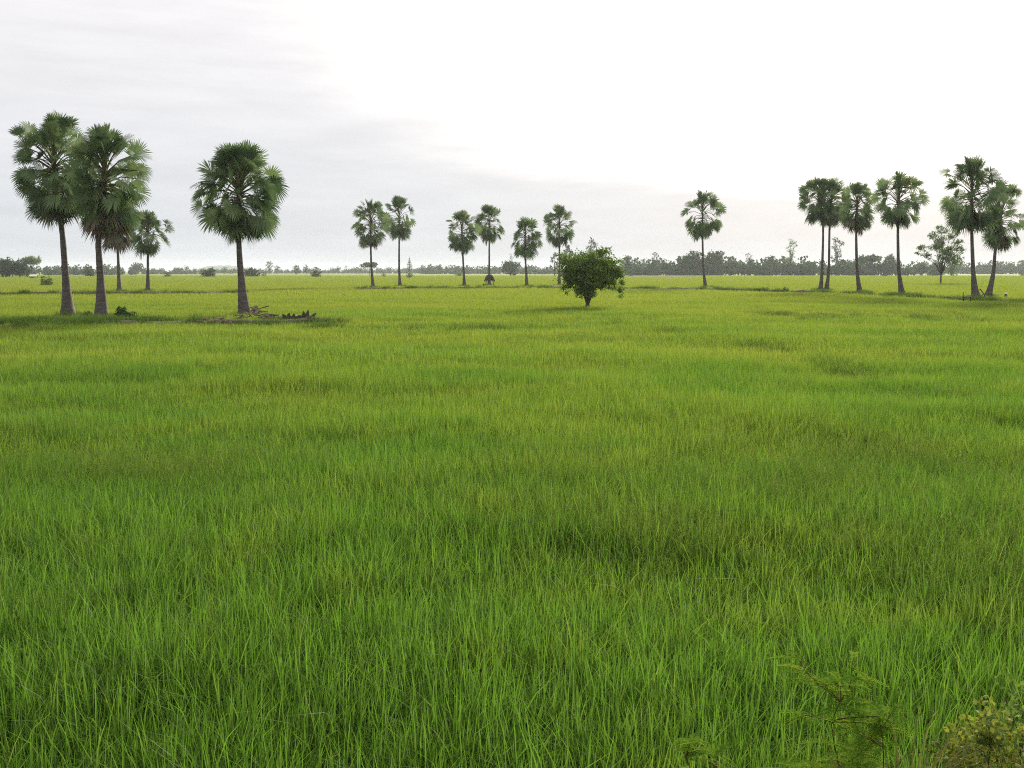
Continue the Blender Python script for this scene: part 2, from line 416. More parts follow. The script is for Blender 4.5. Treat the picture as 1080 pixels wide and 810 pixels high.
# the bushy green tree in the middle of the field
rnd = random.Random(5)
b = G(620.5, 326, .55); b.z = 0; k = b.y / FPX
def mp(dx, dz, dy, rx, rz, ry=None): return (dx * k, dy * k, dz * k + .55, rx * k, (ry or rx) * k, rz * k)
ML = [mp(-18, 50, 0, 14, 12), mp(-4, 51, 8, 16, 9), mp(12, 52, -6, 15, 12), mp(24, 44, 4, 13, 12), mp(-20, 36, -4, 11, 12), mp(-10, 34, 10, 15, 14),
      mp(4, 38, -10, 17, 15), mp(18, 34, 8, 15, 12), mp(31, 30, 0, 8, 13), mp(-23, 24, 5, 8, 9), mp(-4, 22, -4, 11, 12), mp(-12, 42, -14, 14, 14), mp(10, 44, 14, 15, 12), mp(34, 20, 3, 5, 8), mp(15, 25, 2, 8, 6), mp(-6, 17, 0, 9, 8), mp(4, 18, 3, 8, 8), mp(24, 24, 3, 7, 6), mp(-26, 40, 2, 6, 9), mp(28, 40, 4, 10, 9), mp(-24, 34, 6, 9, 9)]
r0 = empty('bushy_tree', b, 'dense bright green bushy tree with short trunk, alone in the field centre', 'tree')
tb = MB(); limbs(tb, [l for l in ML if l[2] > 2.7 and abs(l[0]) < 1.5], .9, .2, rnd, x0=-.05); tb.build('trunk', M['wood'], r0, smooth=True)
cb = MB(); foliage(cb, ML, 17000, .2, rnd, .5, .45, .5, 0, .42); cb.build('crown', M['mango'], r0)

# sparse pale tree before the right palms
rnd = random.Random(8)
b = G(992, 299, .6); b.z = 0; k = b.y / FPX
def mp(dx, dz, dy, rx, rz, ry=None): return (dx * k, dy * k, dz * k + .6, rx * k, (ry or rx) * k, rz * k)
SL = [mp(-2, 56, 0, 7, 5), mp(-9, 50, 3, 6, 5), mp(7, 50, -4, 7, 5), mp(0, 44, 5, 8, 6), mp(14, 42, 0, 6, 5), mp(-6, 38, -5, 8, 6), mp(8, 34, 4, 9, 6), mp(18, 34, -3, 6, 5), mp(-20, 37, 0, 7, 4), mp(-15, 29, 3, 6, 4), mp(12, 24, -4, 9, 6), mp(2, 28, 0, 8, 6), mp(20, 44, 4, 4, 3), mp(-24, 32, 2, 4, 3), mp(16, 52, 2, 3, 4)]
r0 = empty('airy_tree', b, 'pale airy tree with open crown between the ragged palm and the tallest palm', 'tree')
tb = MB(); limbs(tb, SL, 2.6, .2, rnd); tb.build('trunk', M['wood'], r0, smooth=True)
cb = MB(); foliage(cb, SL, 6500, .36, rnd, .5, .3, .2); cb.build('crown', M['pale'], r0)

GT = 'scattered trees across the far fields'; GB = 'bushes dotted over the fields'
T = [
 ('leafy_tree', 6, 292.5, 26, 272, 'round', 'dark green tree at the very left edge of the fields', 1500, 'far'),
 ('leafy_tree', 21, 292.5, 20, 274, 'round', 'green rounded tree second in the far left clump', 1400, 'far'),
 ('leafy_tree', 34, 291.5, 20, 270.5, 'flat', 'spreading pale tree overhanging the white-roofed hut', 1200, 'pale'),
 ('leafy_tree', 145, 289, 17, 276.5, 'round', 'rounded tree on the skyline left of the small lone palm', 700, 'far'),
 ('leafy_tree', 124, 288.5, 14, 280, 'round', 'low rounded tree behind the half hidden slim palm', 500, 'far'),
 ('leafy_tree', 186, 288.5, 8, 281, 'round', 'small tree just right of the small lone palm on the skyline', 400, 'far'),
 ('leafy_tree', 197, 288.5, 8, 279, 'round', 'small dark pointed-top tree on the skyline, right of the lone palm', 400, 'far'),
 ('leafy_tree', 237, 288.6, 9, 281, 'round', 'small faded tree left of the large round-crowned palm', 400, 'far'),
 ('leafy_tree', 246, 288.6, 8, 282, 'round', 'faded tree touching the trunk of the round-crowned palm', 400, 'far'),
 ('leafy_tree', 284, 288.8, 10, 275.5, 'tall', 'taller faded tree right of the bush by the round-crowned palm', 450, 'far'),
 ('leafy_tree', 292, 288.6, 9, 280, 'round', 'low faded tree beside the taller faded tree', 350, 'far'),
 ('leafy_tree', 313, 289, 11, 278.5, 'round', 'left of two rounded trees near the middle-left skyline', 500, 'far'),
 ('leafy_tree', 323, 289, 9, 278.5, 'round', 'right of two rounded trees near the middle-left skyline', 450, 'far'),
 ('leafy_tree', 350, 288.3, 8, 281, 'round', 'small skyline tree right of the leaning bush', 300, 'far'),
 ('leafy_tree', 357, 288.3, 9, 280, 'round', 'small rounded skyline tree left of the first touching palm', 300, 'far'),
 ('leafy_tree', 365, 288, 5, 280, 'tall', 'thin small skyline tree close to the first touching palm', 250, 'far'),
 ('leafy_tree', 375, 288.2, 9, 280.5, 'round', 'low skyline tree left of the umbrella-shaped tree', 300, 'far'),
 ('umbrella_tree', 390, 290.3, 18, 276.5, 'flat', 'umbrella-shaped tree behind the first touching palm', 900, 'far'),
 ('conical_tree', 432, 289.3, 7, 269.5, 'cone', 'pointed conical tree right of the two touching palms', 700, 'far'),
 ('leafy_tree', 412, 288, 6, 280, 'round', 'tiny skyline tree between the two touching palms', 300, 'far'),
 ('leafy_tree', 538, 290.5, 21, 274.5, 'round', 'broad low tree between second and shortest central palms', 1500, 'far'),
 ('sparse_tree', 539, 290, 6, 268, 'tall', 'thin top of a tree rising over the broad low tree', 300, 'far'),
 ('sparse_tree', 585, 291, 13, 265, 'sparse', 'see-through tree left of the bushy green tree', 500, 'far'),
 ('sparse_tree', 598, 291, 15, 256, 'sparse', 'tall see-through tree behind the palm beside the bushy tree', 650, 'far'),
 ('sparse_tree', 624, 291, 13, 251, 'tall', 'tree whose grey top shows above the bushy green tree', 900, 'far'),
 ('leafy_tree', 661, 290, 19, 268.5, 'round', 'rounded grey-green tree right behind the bushy green tree', 900, 'far'),
 ('leafy_tree', 680, 289.5, 14, 271.5, 'round', 'lower rounded tree in the wood right of the bushy tree', 700, 'far'),
 ('leafy_tree', 691, 289.8, 9, 266, 'tall', 'upright tree with a small tuft on top, left of the solitary palm', 700, 'far'),
 ('leafy_tree', 702, 290, 13, 271, 'round', 'dark rounded tree in front of the wood left of the solitary palm', 900, 'far'),
 ('leafy_tree', 730, 290.3, 26, 261.5, 'round', 'big rounded tree just left behind the solitary palm', 1700, 'far'),
 ('leafy_tree', 752, 290.2, 24, 263.5, 'round', 'big rounded tree just right behind the solitary palm', 1700, 'far'),
 ('leafy_tree', 789, 289.6, 9, 267.5, 'tall', 'pointed tree sticking out of the long wood', 500, 'far'),
 ('leafy_tree', 812, 289.6, 12, 269.5, 'flat', 'tree with a feathery flat top in the long wood', 500, 'far'),
 ('sparse_tree', 834, 290, 13, 251.5, 'tall', 'tall thin pale tree left of the crossing palms', 600, 'pale'),
 ('sparse_tree', 882, 290, 14, 249, 'tall', 'tall thin tree just right of the crossing palms', 800, 'far'),
 ('leafy_tree', 916, 290, 24, 269, 'flat', 'wide tree behind the white egrets', 900, 'far'),
 ('leafy_tree', 938, 290, 20, 268, 'round', 'rounded tree right of the egrets, before the ragged palm', 1000, 'far'),
 ('leafy_tree', 957, 289.8, 9, 276, 'round', 'small tree ending the wood right of the ragged palm trunk', 400, 'far'),
 ('leafy_tree', 973, 289.5, 16, 274.5, 'round', 'dark rounded tree left behind the pale airy tree', 800, 'far'),
 ('leafy_tree', 988, 289.5, 14, 273, 'round', 'dark rounded tree right behind the pale airy tree', 800, 'far'),
 ('leafy_tree', 1003, 291, 15, 273.5, 'round', 'olive tree between the airy tree and the tallest palm', 700, 'pale'),
]
for i, (nm, px, by, w, ty, kd, lb, n, m) in enumerate(T):
    tree(nm, px, by, w, ty, kd, lb, 'tree', 500 + i, m, n, group=GT, h0=.03 if kd == 'round' else (.5 if kd == 'flat' else .25), tint=random.Random(i).uniform(.35, .65))
Bs = [
 ('bush', 49.5, 301, 13, 287, 'small dark leaning bush in the field before the white-roofed hut', 900, 'weed'),
 ('bush', 95, 291.5, 14, 279, 'rounded dark bush between the two big left palm trunks', 700, 'far'),
 ('bush', 177, 292, 9, 284.5, 'small round dark bush right of the small lone palm', 400, 'far'),
 ('bush', 221, 292, 18, 280, 'wide dark bush midway between the lone palm and round-crowned palm', 900, 'far'),
 ('bush', 266, 291.8, 17, 280, 'large dark bush right of the round-crowned palm trunk', 900, 'far'),
 ('bush', 278, 291.3, 7, 284.5, 'small bush attached to the right of the large dark bush', 300, 'far'),
 ('bush', 333, 292.2, 13, 279, 'dark bush leaning right in the middle-left fields', 700, 'far'),
 ('bush', 405, 292, 6, 284.5, 'tiny bush between the two touching palm trunks', 300, 'weed'),
 ('bush', 432, 293, 8, 284, 'low bush under the conical tree', 400, 'far'),
 ('bush', 484, 291, 11, 286, 'low pale bush left of the first central palm trunk', 300, 'weed'),
 ('bush', 665.5, 291.5, 6, 283.5, 'small dark bush right of the bushy green tree', 300, 'far'),
 ('bush', 828, 307.5, 11, 301.5, 'low shrub on the field edge left of the crossing palms', 700, 'weed'),
 ('bush', 652, 302, 9, 299.5, 'low weedy tuft on the bank right of the bushy tree', 300, 'weed'),
 ('bush', 933, 291.8, 6, 288.8, 'dark low hump of shrub right of the white egrets', 250, 'far'),
 ('bush', 92, 336, 17, 325, 'leafy shrub between the feet of the two big left palms', 1400, 'weed'),
 ('bush', 133, 337, 22, 321, 'greyish shrub right of the brown-skirted palm foot', 2000, 'weed'),
 ('bush', 1079, 290.5, 10, 285.5, 'dark low bush at the right edge near the far wood', 250, 'far'),
]
for i, (nm, px, by, w, ty, lb, n, m) in enumerate(Bs):
    tree(nm, px, by, w, ty, 'bush', lb, 'bush', 900 + i, m, n, group=GB, size=.2 if by > 320 else None)

# far woods that read as one mass
def wood(x0, x1, top, base_py, Y, label, seed, dens=1.0, var=.3, m='far'):
    rnd = random.Random(seed); mb = MB(); k = Y / FPX; o = P((x0 + x1) / 2, 286, Y); o.z = 0
    x = x0
    while x < x1:
        h = P(540, top, Y).z * rnd.uniform(1 - var, 1 + var * .4)
        w = h * rnd.uniform(.6, 1.1); cx = P(x, 286, Y).x - o.x; cy = rnd.uniform(-30, 30)
        L = [(cx + rnd.uniform(-.3, .3) * w, cy + rnd.uniform(-.3, .3) * w, h * rnd.uniform(.18, .5), w * .45, w * .45, h * .3) for _ in range(4)] + [(cx, cy, h * .75, w * .32, w * .32, h * .22)]
        foliage(mb, L, int(300 * dens), w * .17, rnd, rnd.uniform(.25, .75), .4, 0, asp=.8)
        mb.tube([(cx, cy, -.1), (cx, cy, h * .6)], [.3, .12], 5)
        x += (w / k) * rnd.uniform(.2, .42)
    return tag(mb.build('distant_wood', M[m], loc=o), label, kind='stuff')
wood(40, 132, 278.5, 289, 900, 'blue-green wood on the skyline behind the big left palms', 1, var=.18)
wood(-60, 44, 279, 289, 950, 'wood closing the skyline at the left edge', 2)
wood(130, 215, 282.5, 288, 1150, 'low wood behind the lone small palm', 3)
wood(215, 380, 283.2, 288, 1500, 'thin faded tree band behind the bushes left of centre', 4, var=.4)
wood(372, 452, 281.5, 288, 1500, 'thin faded tree band behind the two touching palms', 5, var=.35)
wood(446, 560, 279, 288, 1200, 'bluish wood behind the four central palms', 6, var=.2)
wood(552, 665, 280, 288, 1100, 'faded wood left behind the bushy green tree', 7)
wood(664, 720, 272, 289, 800, 'wood between the bushy tree and the solitary palm', 8, 1.4, .4)
wood(712, 850, 271, 289, 760, 'long dark wood right of the solitary palm', 9, 1.5, .38)
wood(838, 955, 273, 289, 760, 'dark wood behind the right group of palms', 10, 1.5, .42)
wood(964, 998, 276, 289, 780, 'short dark wood behind the airy tree', 11, 1.4, .15)
wood(940, 1030, 281, 288, 1500, 'pale far wood right of the ragged palm', 12)
wood(1018, 1150, 274, 288, 1150, 'greyish wood on the skyline right of the tallest palm', 13, 1.2, .15)

# ------------------------------------------------------------------ setting
def grid_ground():
    ys = [-400, -40, -6, 1.2, 1.8, 2.6, 3.4, 4.2, 4.9, 5.5, 8, 20, 60, 200, 700, 2000, 4700]
    xs = [-4700, -1500, -400, -80, -20, -8, 0, 8, 20, 80, 400, 1500, 4700]
    z = lambda y: 1.8 - .0 if y <= 1.8 else (1.8 * (1 - sstep(1.8, 5.4, y)) if y < 5.5 else 0)
    vs = [(x, y, float(z(y))) for y in ys for x in xs]; n = len(xs)
    fs = [(j * n + i, j * n + i + 1, (j + 1) * n + i + 1, (j + 1) * n + i) for j in range(len(ys) - 1) for i in range(n - 1)]
    mb = MB(); mb.add(vs, fs); return mb
tag(grid_ground().build('ground', M['ground']), 'flat farmland of rice fields reaching the horizon', kind='structure')
# low hill far away
mb = MB(); rnd = random.Random(3); Yh = 3800; nx = 40; vs = []
for j in range(9):
    for i in range(nx + 1):
        px = 205 + (275 - 205) * i / nx; t = i / nx; s = j / 8
        hh = P(540, 279.8, Yh).z * (min(1, t * 3.2) * min(1, (1 - t) * 2.4)) ** .7 * math.sin(math.pi * s) * (1 + .06 * math.sin(i * 1.3))
        q = P(px, 286, Yh); vs.append((q.x, Yh - 250 + 500 * s, hh - 1 if hh > 0 else -1))
mb.add(vs, [(j * (nx + 1) + i, j * (nx + 1) + i + 1, (j + 1) * (nx + 1) + i + 1, (j + 1) * (nx + 1) + i) for j in range(8) for i in range(nx)])
tag(mb.build('hill', M['hill'], smooth=True), 'faint blue hill on the left skyline', kind='structure')

# earth banks between paddocks
def bank(pts_px, z0, w, h, name='earth_bank', lab='low earth bank between paddocks', m='soil', seed=0):
    rnd = random.Random(seed); mb = MB(); pts = [G(px, py, z0) for px, py in pts_px]; path = []
    for a, b2 in zip(pts, pts[1:]):
        n = max(2, int((b2 - a).length / 1.2))
        path += [a.lerp(b2, i / n) for i in range(n)]
    path.append(pts[-1]); vs = []
    for p in path:
        hh = h * rnd.uniform(.75, 1.15); ww = w * rnd.uniform(.8, 1.2); o = rnd.uniform(-.15, .15)
        for q, zz in ((-.5, -.02), (-.28, .8), (0, 1), (.28, .8), (.5, -.02)): vs.append((p.x, p.y + q * ww + o, zz * hh))
    fs = [(i * 5 + k, (i + 1) * 5 + k, (i + 1) * 5 + k + 1, i * 5 + k + 1) for i in range(len(path) - 1) for k in range(4)]
    mb.add(vs, fs); return tag(mb.build(name, M[m], smooth=True), lab, kind='structure'), path
BANKS = []
for a in [([(-40, 346), (60, 341), (110, 339), (200, 338), (345, 337.5)], .75, 1.6, .76, 'earth_bank', 'bare earth bank at the foot of the big left palms'),
          ([(-30, 310), (100, 309), (260, 308.5)], .7, 2.4, .84, 'earth_bank', 'dark low bank behind the big left palms'),
          ([(560, 303.5), (745, 304.5), (870, 308), (955, 312), (1040, 317), (1130, 322)], .7, 2.4, .80, 'earth_bank', 'bank carrying the right-hand palms'),
          ([(380, 304), (600, 303)], .7, 2.2, .80, 'earth_bank', 'bank carrying the central palms'),
          ([(655, 292.5), (740, 292)], .6, 8, 1.0, 'earth_bank', 'bare brown strip of soil before the wood')]:
    BANKS.append(bank(*a)[1])

# ------------------------------------------------------------------ scattered crop (one object each, instanced clumps)
def blades(n, rad, h, hv, w, lean, rnd, segs=3, curve=.3, hills=0):
    """numpy blade clump -> verts, faces, tint, along"""
    r = rad * np.sqrt(rnd.random(n)); th = rnd.random(n) * 2 * np.pi
    bx, by = r * np.cos(th), r * np.sin(th)
    H = h * (1 + hv * rnd.standard_normal(n)).clip(.5, 1.35); az = rnd.random(n) * 2 * np.pi; tt = rnd.random(n)
    if hills:
        k = rnd.integers(0, hills, n); hr = rad * np.sqrt(rnd.random(hills)); ha = rnd.random(hills) * 2 * np.pi
        ox, oy = .03 * rnd.standard_normal(n), .03 * rnd.standard_normal(n)
        bx = (hr * np.cos(ha))[k] + ox; by = (hr * np.sin(ha))[k] + oy; az = np.arctan2(oy, ox) + .4 * rnd.standard_normal(n)
        H = H * (1 + .10 * rnd.standard_normal(hills))[k]; tt = np.clip(.5 * tt + .5 * rnd.random(hills)[k] + .12 * rnd.standard_normal(n), 0, 1)
    ln = np.abs(rnd.standard_normal(n)) * lean; W = w * (.6 + .7 * rnd.random(n)); cv = curve * (rnd.random(n) ** 2) * 2
    fa = rnd.random(n) * np.pi
    t = np.array([0, .45, .8, 1.0]) if segs == 3 else np.array([0, .6, 1.0])
    wt = np.array([.7, 1, .62, 0]) if segs == 3 else np.array([.9, .9, 0])
    V = []
    for i, (q, ww) in enumerate(zip(t, wt)):
        out = (ln * q + cv * q ** 3) * H
        z = H * (q - .35 * cv * q ** 3)
        x = bx + out * np.cos(az); y = by + out * np.sin(az)
        dx, dy = np.cos(fa) * W * ww / 2, np.sin(fa) * W * ww / 2
        if ww > 0: V.append(np.stack([x - dx, y - dy, z], 1)); V.append(np.stack([x + dx, y + dy, z], 1))
        else: V.append(np.stack([x, y, z], 1))
    V = np.stack(V, 1); k = V.shape[1]; base = np.arange(n)[:, None] * k
    F = []
    for s in range(len(t) - 2): F.append(base + np.array([2 * s, 2 * s + 1, 2 * s + 3, 2 * s + 2]))
    tri = base + np.array([k - 3, k - 2, k - 1])
    al = np.repeat(t, [2] * (len(t) - 1) + [1])
    return V.reshape(-1, 3), np.concatenate(F), tri, np.repeat(tt, k), np.tile(al, n)

def scatter(name, protos, pts, m, label):
    """protos: list of (verts, quads, tris, tint, along); pts: (x,y,z,rot,sx,sz,pick). One stuff object."""
    vs, lo, ls, tn, al, pr = [], [], [], [], [], []
    off = 0
    for i, (v, q, t, tt, aa) in enumerate(protos):
        vs.append(v); lo.append((q + off).reshape(-1)); ls.append(np.full(len(q), 4)); lo.append((t + off).reshape(-1)); ls.append(np.full(len(t), 3))
        tn.append(tt); al.append(aa); pr.append(np.full(len(v), i)); off += len(v)
    np_ = len(pts); pts = np.array(pts, dtype=float)
    vs.append(pts[:, :3]); tn.append(np.zeros(np_)); al.append(np.zeros(np_)); pr.append(np.full(np_, -1))
    V = np.concatenate(vs); Lp = np.concatenate(lo).astype(np.int32); ls = np.concatenate(ls).astype(np.int32)
    me = bpy.data.meshes.new(name); me.vertices.add(len(V)); me.vertices.foreach_set('co', V.astype(np.float32).ravel())
    me.loops.add(len(Lp)); me.loops.foreach_set('vertex_index', Lp)
    me.polygons.add(len(ls)); me.polygons.foreach_set('loop_start', np.concatenate([[0], np.cumsum(ls)[:-1]]).astype(np.int32))
    me.update(calc_edges=True)
    def at(nm, d, ty='FLOAT'):
        a = me.attributes.new(nm, ty, 'POINT'); a.data.foreach_set('value' if ty != 'FLOAT_VECTOR' else 'vector', d)
    z = off
    at('tint', np.concatenate(tn).astype(np.float32)); at('along', np.concatenate(al).astype(np.float32))
    at('proto', np.concatenate(pr).astype(np.int32), 'INT')
    at('pick', np.concatenate([np.zeros(z), pts[:, 6]]).astype(np.int32), 'INT')
    at('turn', np.concatenate([np.zeros((z, 3)), np.stack([np.zeros(np_), np.zeros(np_), pts[:, 3]], 1)]).astype(np.float32).ravel(), 'FLOAT_VECTOR')
    at('size', np.concatenate([np.ones((z, 3)), np.stack([pts[:, 4], pts[:, 4], pts[:, 5]], 1)]).astype(np.float32).ravel(), 'FLOAT_VECTOR')
    me.materials.append(m)
    o = bpy.data.objects.new(name, me); col.objects.link(o)
    ng = bpy.data.node_groups.new(name + '_scatter', 'GeometryNodeTree')
    ng.interface.new_socket('Geometry', in_out='INPUT', socket_type='NodeSocketGeometry')
    ng.interface.new_socket('Geometry', in_out='OUTPUT', socket_type='NodeSocketGeometry')
    gi = ng.nodes.new('NodeGroupInput'); go = ng.nodes.new('NodeGroupOutput')
    def named(nm, ty):
        n = ng.nodes.new('GeometryNodeInputNamedAttribute'); n.data_type = ty; n.inputs[0].default_value = nm; return n.outputs[0]
    pa = named('proto', 'INT'); jn = ng.nodes.new('GeometryNodeJoinGeometry')
    def sel(k):
        c = ng.nodes.new('FunctionNodeCompare'); c.data_type = 'INT'; c.operation = 'EQUAL'
        ng.links.new(pa, c.inputs[2]); c.inputs[3].default_value = k
        s = ng.nodes.new('GeometryNodeSeparateGeometry'); s.domain = 'POINT'
        ng.links.new(gi.outputs[0], s.inputs[0]); ng.links.new(c.outputs[0], s.inputs[1]); return s.outputs[0]
    for i in range(len(protos)):
        g = ng.nodes.new('GeometryNodeGeometryToInstance'); ng.links.new(sel(i), g.inputs[0]); ng.links.new(g.outputs[0], jn.inputs[0])
    ip = ng.nodes.new('GeometryNodeInstanceOnPoints')
    ng.links.new(sel(-1), ip.inputs['Points']); ng.links.new(jn.outputs[0], ip.inputs['Instance'])
    ip.inputs['Pick Instance'].default_value = True
    ng.links.new(named('pick', 'INT'), ip.inputs['Instance Index'])
    e2r = ng.nodes.new('FunctionNodeEulerToRotation'); ng.links.new(named('turn', 'FLOAT_VECTOR'), e2r.inputs[0])
    ng.links.new(e2r.outputs[0], ip.inputs['Rotation']); ng.links.new(named('size', 'FLOAT_VECTOR'), ip.inputs['Scale'])
    ng.links.new(ip.outputs[0], go.inputs[0])
    md = o.modifiers.new('scatter', 'NODES'); md.node_group = ng
    return tag(o, label, kind='stuff')

# smooth value noise for layout
_rg = np.random.default_rng(7); _tab = _rg.random((256, 256))
def vnoise(x, y, s):
    x = x * s + 500; y = y * s + 500; xi = int(math.floor(x)); yi = int(math.floor(y)); fx = x - xi; fy = y - yi
    fx = fx * fx * (3 - 2 * fx); fy = fy * fy * (3 - 2 * fy); g = lambda a, b: _tab[a % 256, b % 256]
    return (g(xi, yi) * (1 - fx) + g(xi + 1, yi) * fx) * (1 - fy) + (g(xi, yi + 1) * (1 - fx) + g(xi + 1, yi + 1) * fx) * fy

def bank_dist(x, y):
    m = 99
    for path in BANKS[:4]:
        for a, b2 in zip(path[::6], path[6::6]):
            if min(a.x, b2.x) - .5 <= x <= max(a.x, b2.x) + .5 and abs(b2.x - a.x) > 1e-4:
                t = min(1, max(0, (x - a.x) / (b2.x - a.x))); m = min(m, abs(a.y + (b2.y - a.y) * t - y))
    return m
def layout(y0, y1, step, nprot, seed, margin=6, hs=(.85, 1.12), avoid=.8):
    r = random.Random(seed); out = []
    y = y0
    while y < y1:
        half = y * .545 + margin; n = int(2 * half / step)
        for i in range(n + 1):
            px = -half + i * step + r.uniform(-.4, .4) * step; py = y + r.uniform(-.4, .4) * step
            if avoid and bank_dist(px, py) < avoid * .8: continue
            hn = .35 * vnoise(px, py, .12) + .65 * vnoise(px * .6 + 90, py, .45)
            s = hs[0] + (hs[1] - hs[0]) * hn
            out.append((px, py, -.02, r.uniform(0, 6.28), r.uniform(.9, 1.1), s * r.uniform(.96, 1.04), r.randrange(nprot)))
        y += step
    return out
rg = np.random.default_rng(3)
near = [blades(680, .7, .76, .10, .0108, .14, rg, 3, .38, 52) for _ in range(7)]
scatter('rice_crop', near, layout(4.4, 30, .58, 7, 1, 4, (.66, 1.2), 0), M['rice'], 'young green rice crop growing close to the road')
mid = [blades(1300, 1.55, .78, .14, .018, .18, rg) for _ in range(5)]
scatter('rice_crop', mid, layout(29.5, 100, 1.35, 5, 2, 8, (.62, 1.2), 1.3), M['rice'], 'green rice crop in the middle of the field around the big palms')
far = [blades(2600, 5.6, .75, .14, .05, .2, rg, 2) for _ in range(4)]
scatter('rice_crop', far, layout(99, 620, 5.0, 4, 3, 25, (.68, 1.2), 3.0), M['rice'], 'yellow-green rice crop stretching to the far trees')

# weedy seed-head grass drifting through the rice
def seedgrass(n, rad, h, rnd, w=.004):
    vs, qs, ts, tn, al = [], [], [], [], []; r = random.Random(rnd)
    mb = MB()
    for i in range(n):
        q = rad * math.sqrt(r.random()); th = r.uniform(0, 6.28); x, y = q * math.cos(th), q * math.sin(th); az = r.uniform(0, 6.28)
        H = h * r.uniform(.75, 1.1); bend = r.uniform(.1, .38) * H; tt = r.random(); pts = []
        for s in range(6):
            t = s / 5; pts.append(Vector((x + math.cos(az) * bend * t ** 2.5, y + math.sin(az) * bend * t ** 2.5, H * (t - .5 * t ** 5 * bend / H))))
        sd = Vector((-math.sin(az), math.cos(az), 0)) * w / 2
        o = len(vs)
        for s, p in enumerate(pts): ww = 1 if s < 4 else .6; vs += [p - sd * ww, p + sd * ww]; tn += [tt * .6] * 2; al += [s / 5] * 2
        for s in range(5): qs.append((o + 2 * s, o + 2 * s + 1, o + 2 * s + 3, o + 2 * s + 2))
        for j in range(9):   # spikelets along the drooping end
            t = .62 + .38 * j / 8; k = min(4, int(t * 5)); p = pts[k].lerp(pts[k + 1], t * 5 - k)
            d = Vector((r.uniform(-1, 1), r.uniform(-1, 1), -.5)).normalized() * .035; o = len(vs)
            vs += [p, p + d + sd * 1.4, p + d * 1.5, p + d - sd * 1.4]; tn += [.4 + tt * .6] * 4; al += [1] * 4; qs.append((o, o + 1, o + 2, o + 3))
    o = len(vs); vs += [Vector((0, 0, 0)), Vector((.002, 0, 0)), Vector((0, .002, 0))]; tn += [0] * 3; al += [0] * 3
    return np.array([tuple(v) for v in vs]), np.array(qs), np.array([(o, o + 1, o + 2)]), np.array(tn), np.array(al)
sg = [seedgrass(26, .55, .98, 40 + i) for i in range(5)]
r = random.Random(12); pts = []
for i in range(5200):
    y = 8 + 50 * r.random() ** 1.4; x = r.uniform(-1, 1) * (y * .545 + 2)
    m = vnoise(x + 40, y * 1.6, .22) * .65 + vnoise(x, y, .7) * .35
    if m > .62 or r.random() < .04: pts.append((x, y, 0, r.uniform(0, 6.28), r.uniform(.8, 1.2), r.uniform(.82, 1.06), r.randrange(5)))
scatter('seed_grass', sg, pts, M['seed'], 'wild grass with drooping pale seed heads mixed in the rice')

# weeds along the banks
wd = [blades(150, .6, .5, .3, .016, .5, rg, 3, .7) for _ in range(4)]
r = random.Random(21); pts = []
for bi, path in enumerate(BANKS[:4]):
    for i in range(int(len(path) * (9, 5, 3.2, 3.2)[bi])):
        p = path[r.randrange(len(path))]; x = p.x + r.uniform(-.8, .8); y = p.y + r.gauss(0, .8)
        if bi == 0 and -28 < x < -12.5 and abs(y - p.y) < .7: 
            if r.random() < .6: continue
        if abs(x) > y * .6 + 12: continue
        pts.append((x, y, .62 * math.exp(-(y - p.y) ** 2 / .8), r.uniform(0, 6.28), r.uniform(.7, 1.3), r.uniform(.4, .95) * (1.3 if abs(x) > 16 or bi else .8), r.randrange(4)))
for o in list(col.objects):
    if o.name.startswith('sugar_palm'):
        for i in range(9):
            a = r.uniform(0, 6.28); q = r.uniform(.3, 1.1); pts.append((o.location.x + q * math.cos(a), o.location.y + q * math.sin(a) * .8, .5, r.uniform(0, 6.28), r.uniform(.6, 1), r.uniform(.5, 1.0), r.randrange(4)))
def strip(pp, n, sy, up):
    q = [G(*a, .7) for a in pp]
    for i in range(n):
        k = r.randrange(len(q) - 1); p = q[k].lerp(q[k + 1], r.random()); pts.append((p.x + r.gauss(0, .3), p.y + r.gauss(0, sy), up * r.uniform(.6, 1), r.uniform(0, 6.28), r.uniform(.7, 1.3), r.uniform(.5, 1), r.randrange(4)))
strip([(690, 346), (760, 355), (850, 374), (935, 394)], 45, .5, .42)
strip([(800, 330), (930, 333), (1090, 336)], 120, 3.2, .42)
strip([(-20, 340), (60, 339), (170, 338)], 420, .6, .5)
strip([(330, 341), (440, 345), (560, 344)], 25, .8, .42)
strip([(560, 340), (640, 338), (740, 337)], 30, 1.5, .42)
scatter('bank_weeds', wd, pts, M['bankweed'], 'rough darker weeds growing along the field banks')

# ------------------------------------------------------------------ debris, hut, birds
def frond_pile(px, py, n, w, h, label, seed, m='dead', z0=.5):
    rnd = random.Random(seed); b = G(px, py, .8); b.z = .78
    mb = MB()
    for i in range(n):
        x = rnd.uniform(-w, w) / 2; az = rnd.uniform(0, 6.28); L = rnd.uniform(.35, .75)
        zc = h * (1 - abs(x) / w * 1.6) * rnd.random()
        c = Vector((x, rnd.uniform(-.5, .5), zc)); d = Vector((math.cos(az), math.sin(az), rnd.uniform(-.3, .5))).normalized()
        mb.tube([c - d * L * .9, c], [.035, .02], 4, 0, rnd.random())
        nn = Vector((rnd.uniform(-.6, .6), rnd.uniform(-1, 0), 1)).normalized()
        fan(mb, c, d, nn, L * .7, R(rnd.uniform(40, 110)), .35, rnd, 14, rnd.random(), 0, .3)
    return tag(mb.build('frond_heap', M[m], loc=b), label, 'dead fronds', 'heaps of fallen palm fronds on the bank')
frond_pile(270, 335, 22, 1.9, .75, 'brown heap of fallen fronds against the round-crowned palm foot', 1)
frond_pile(224, 338, 10, 1.5, .18, 'low grey-brown heap of fronds left of the round-crowned palm', 2)
frond_pile(290, 335.5, 6, .9, .25, 'small pale frond scrap right of the brown heap', 3)
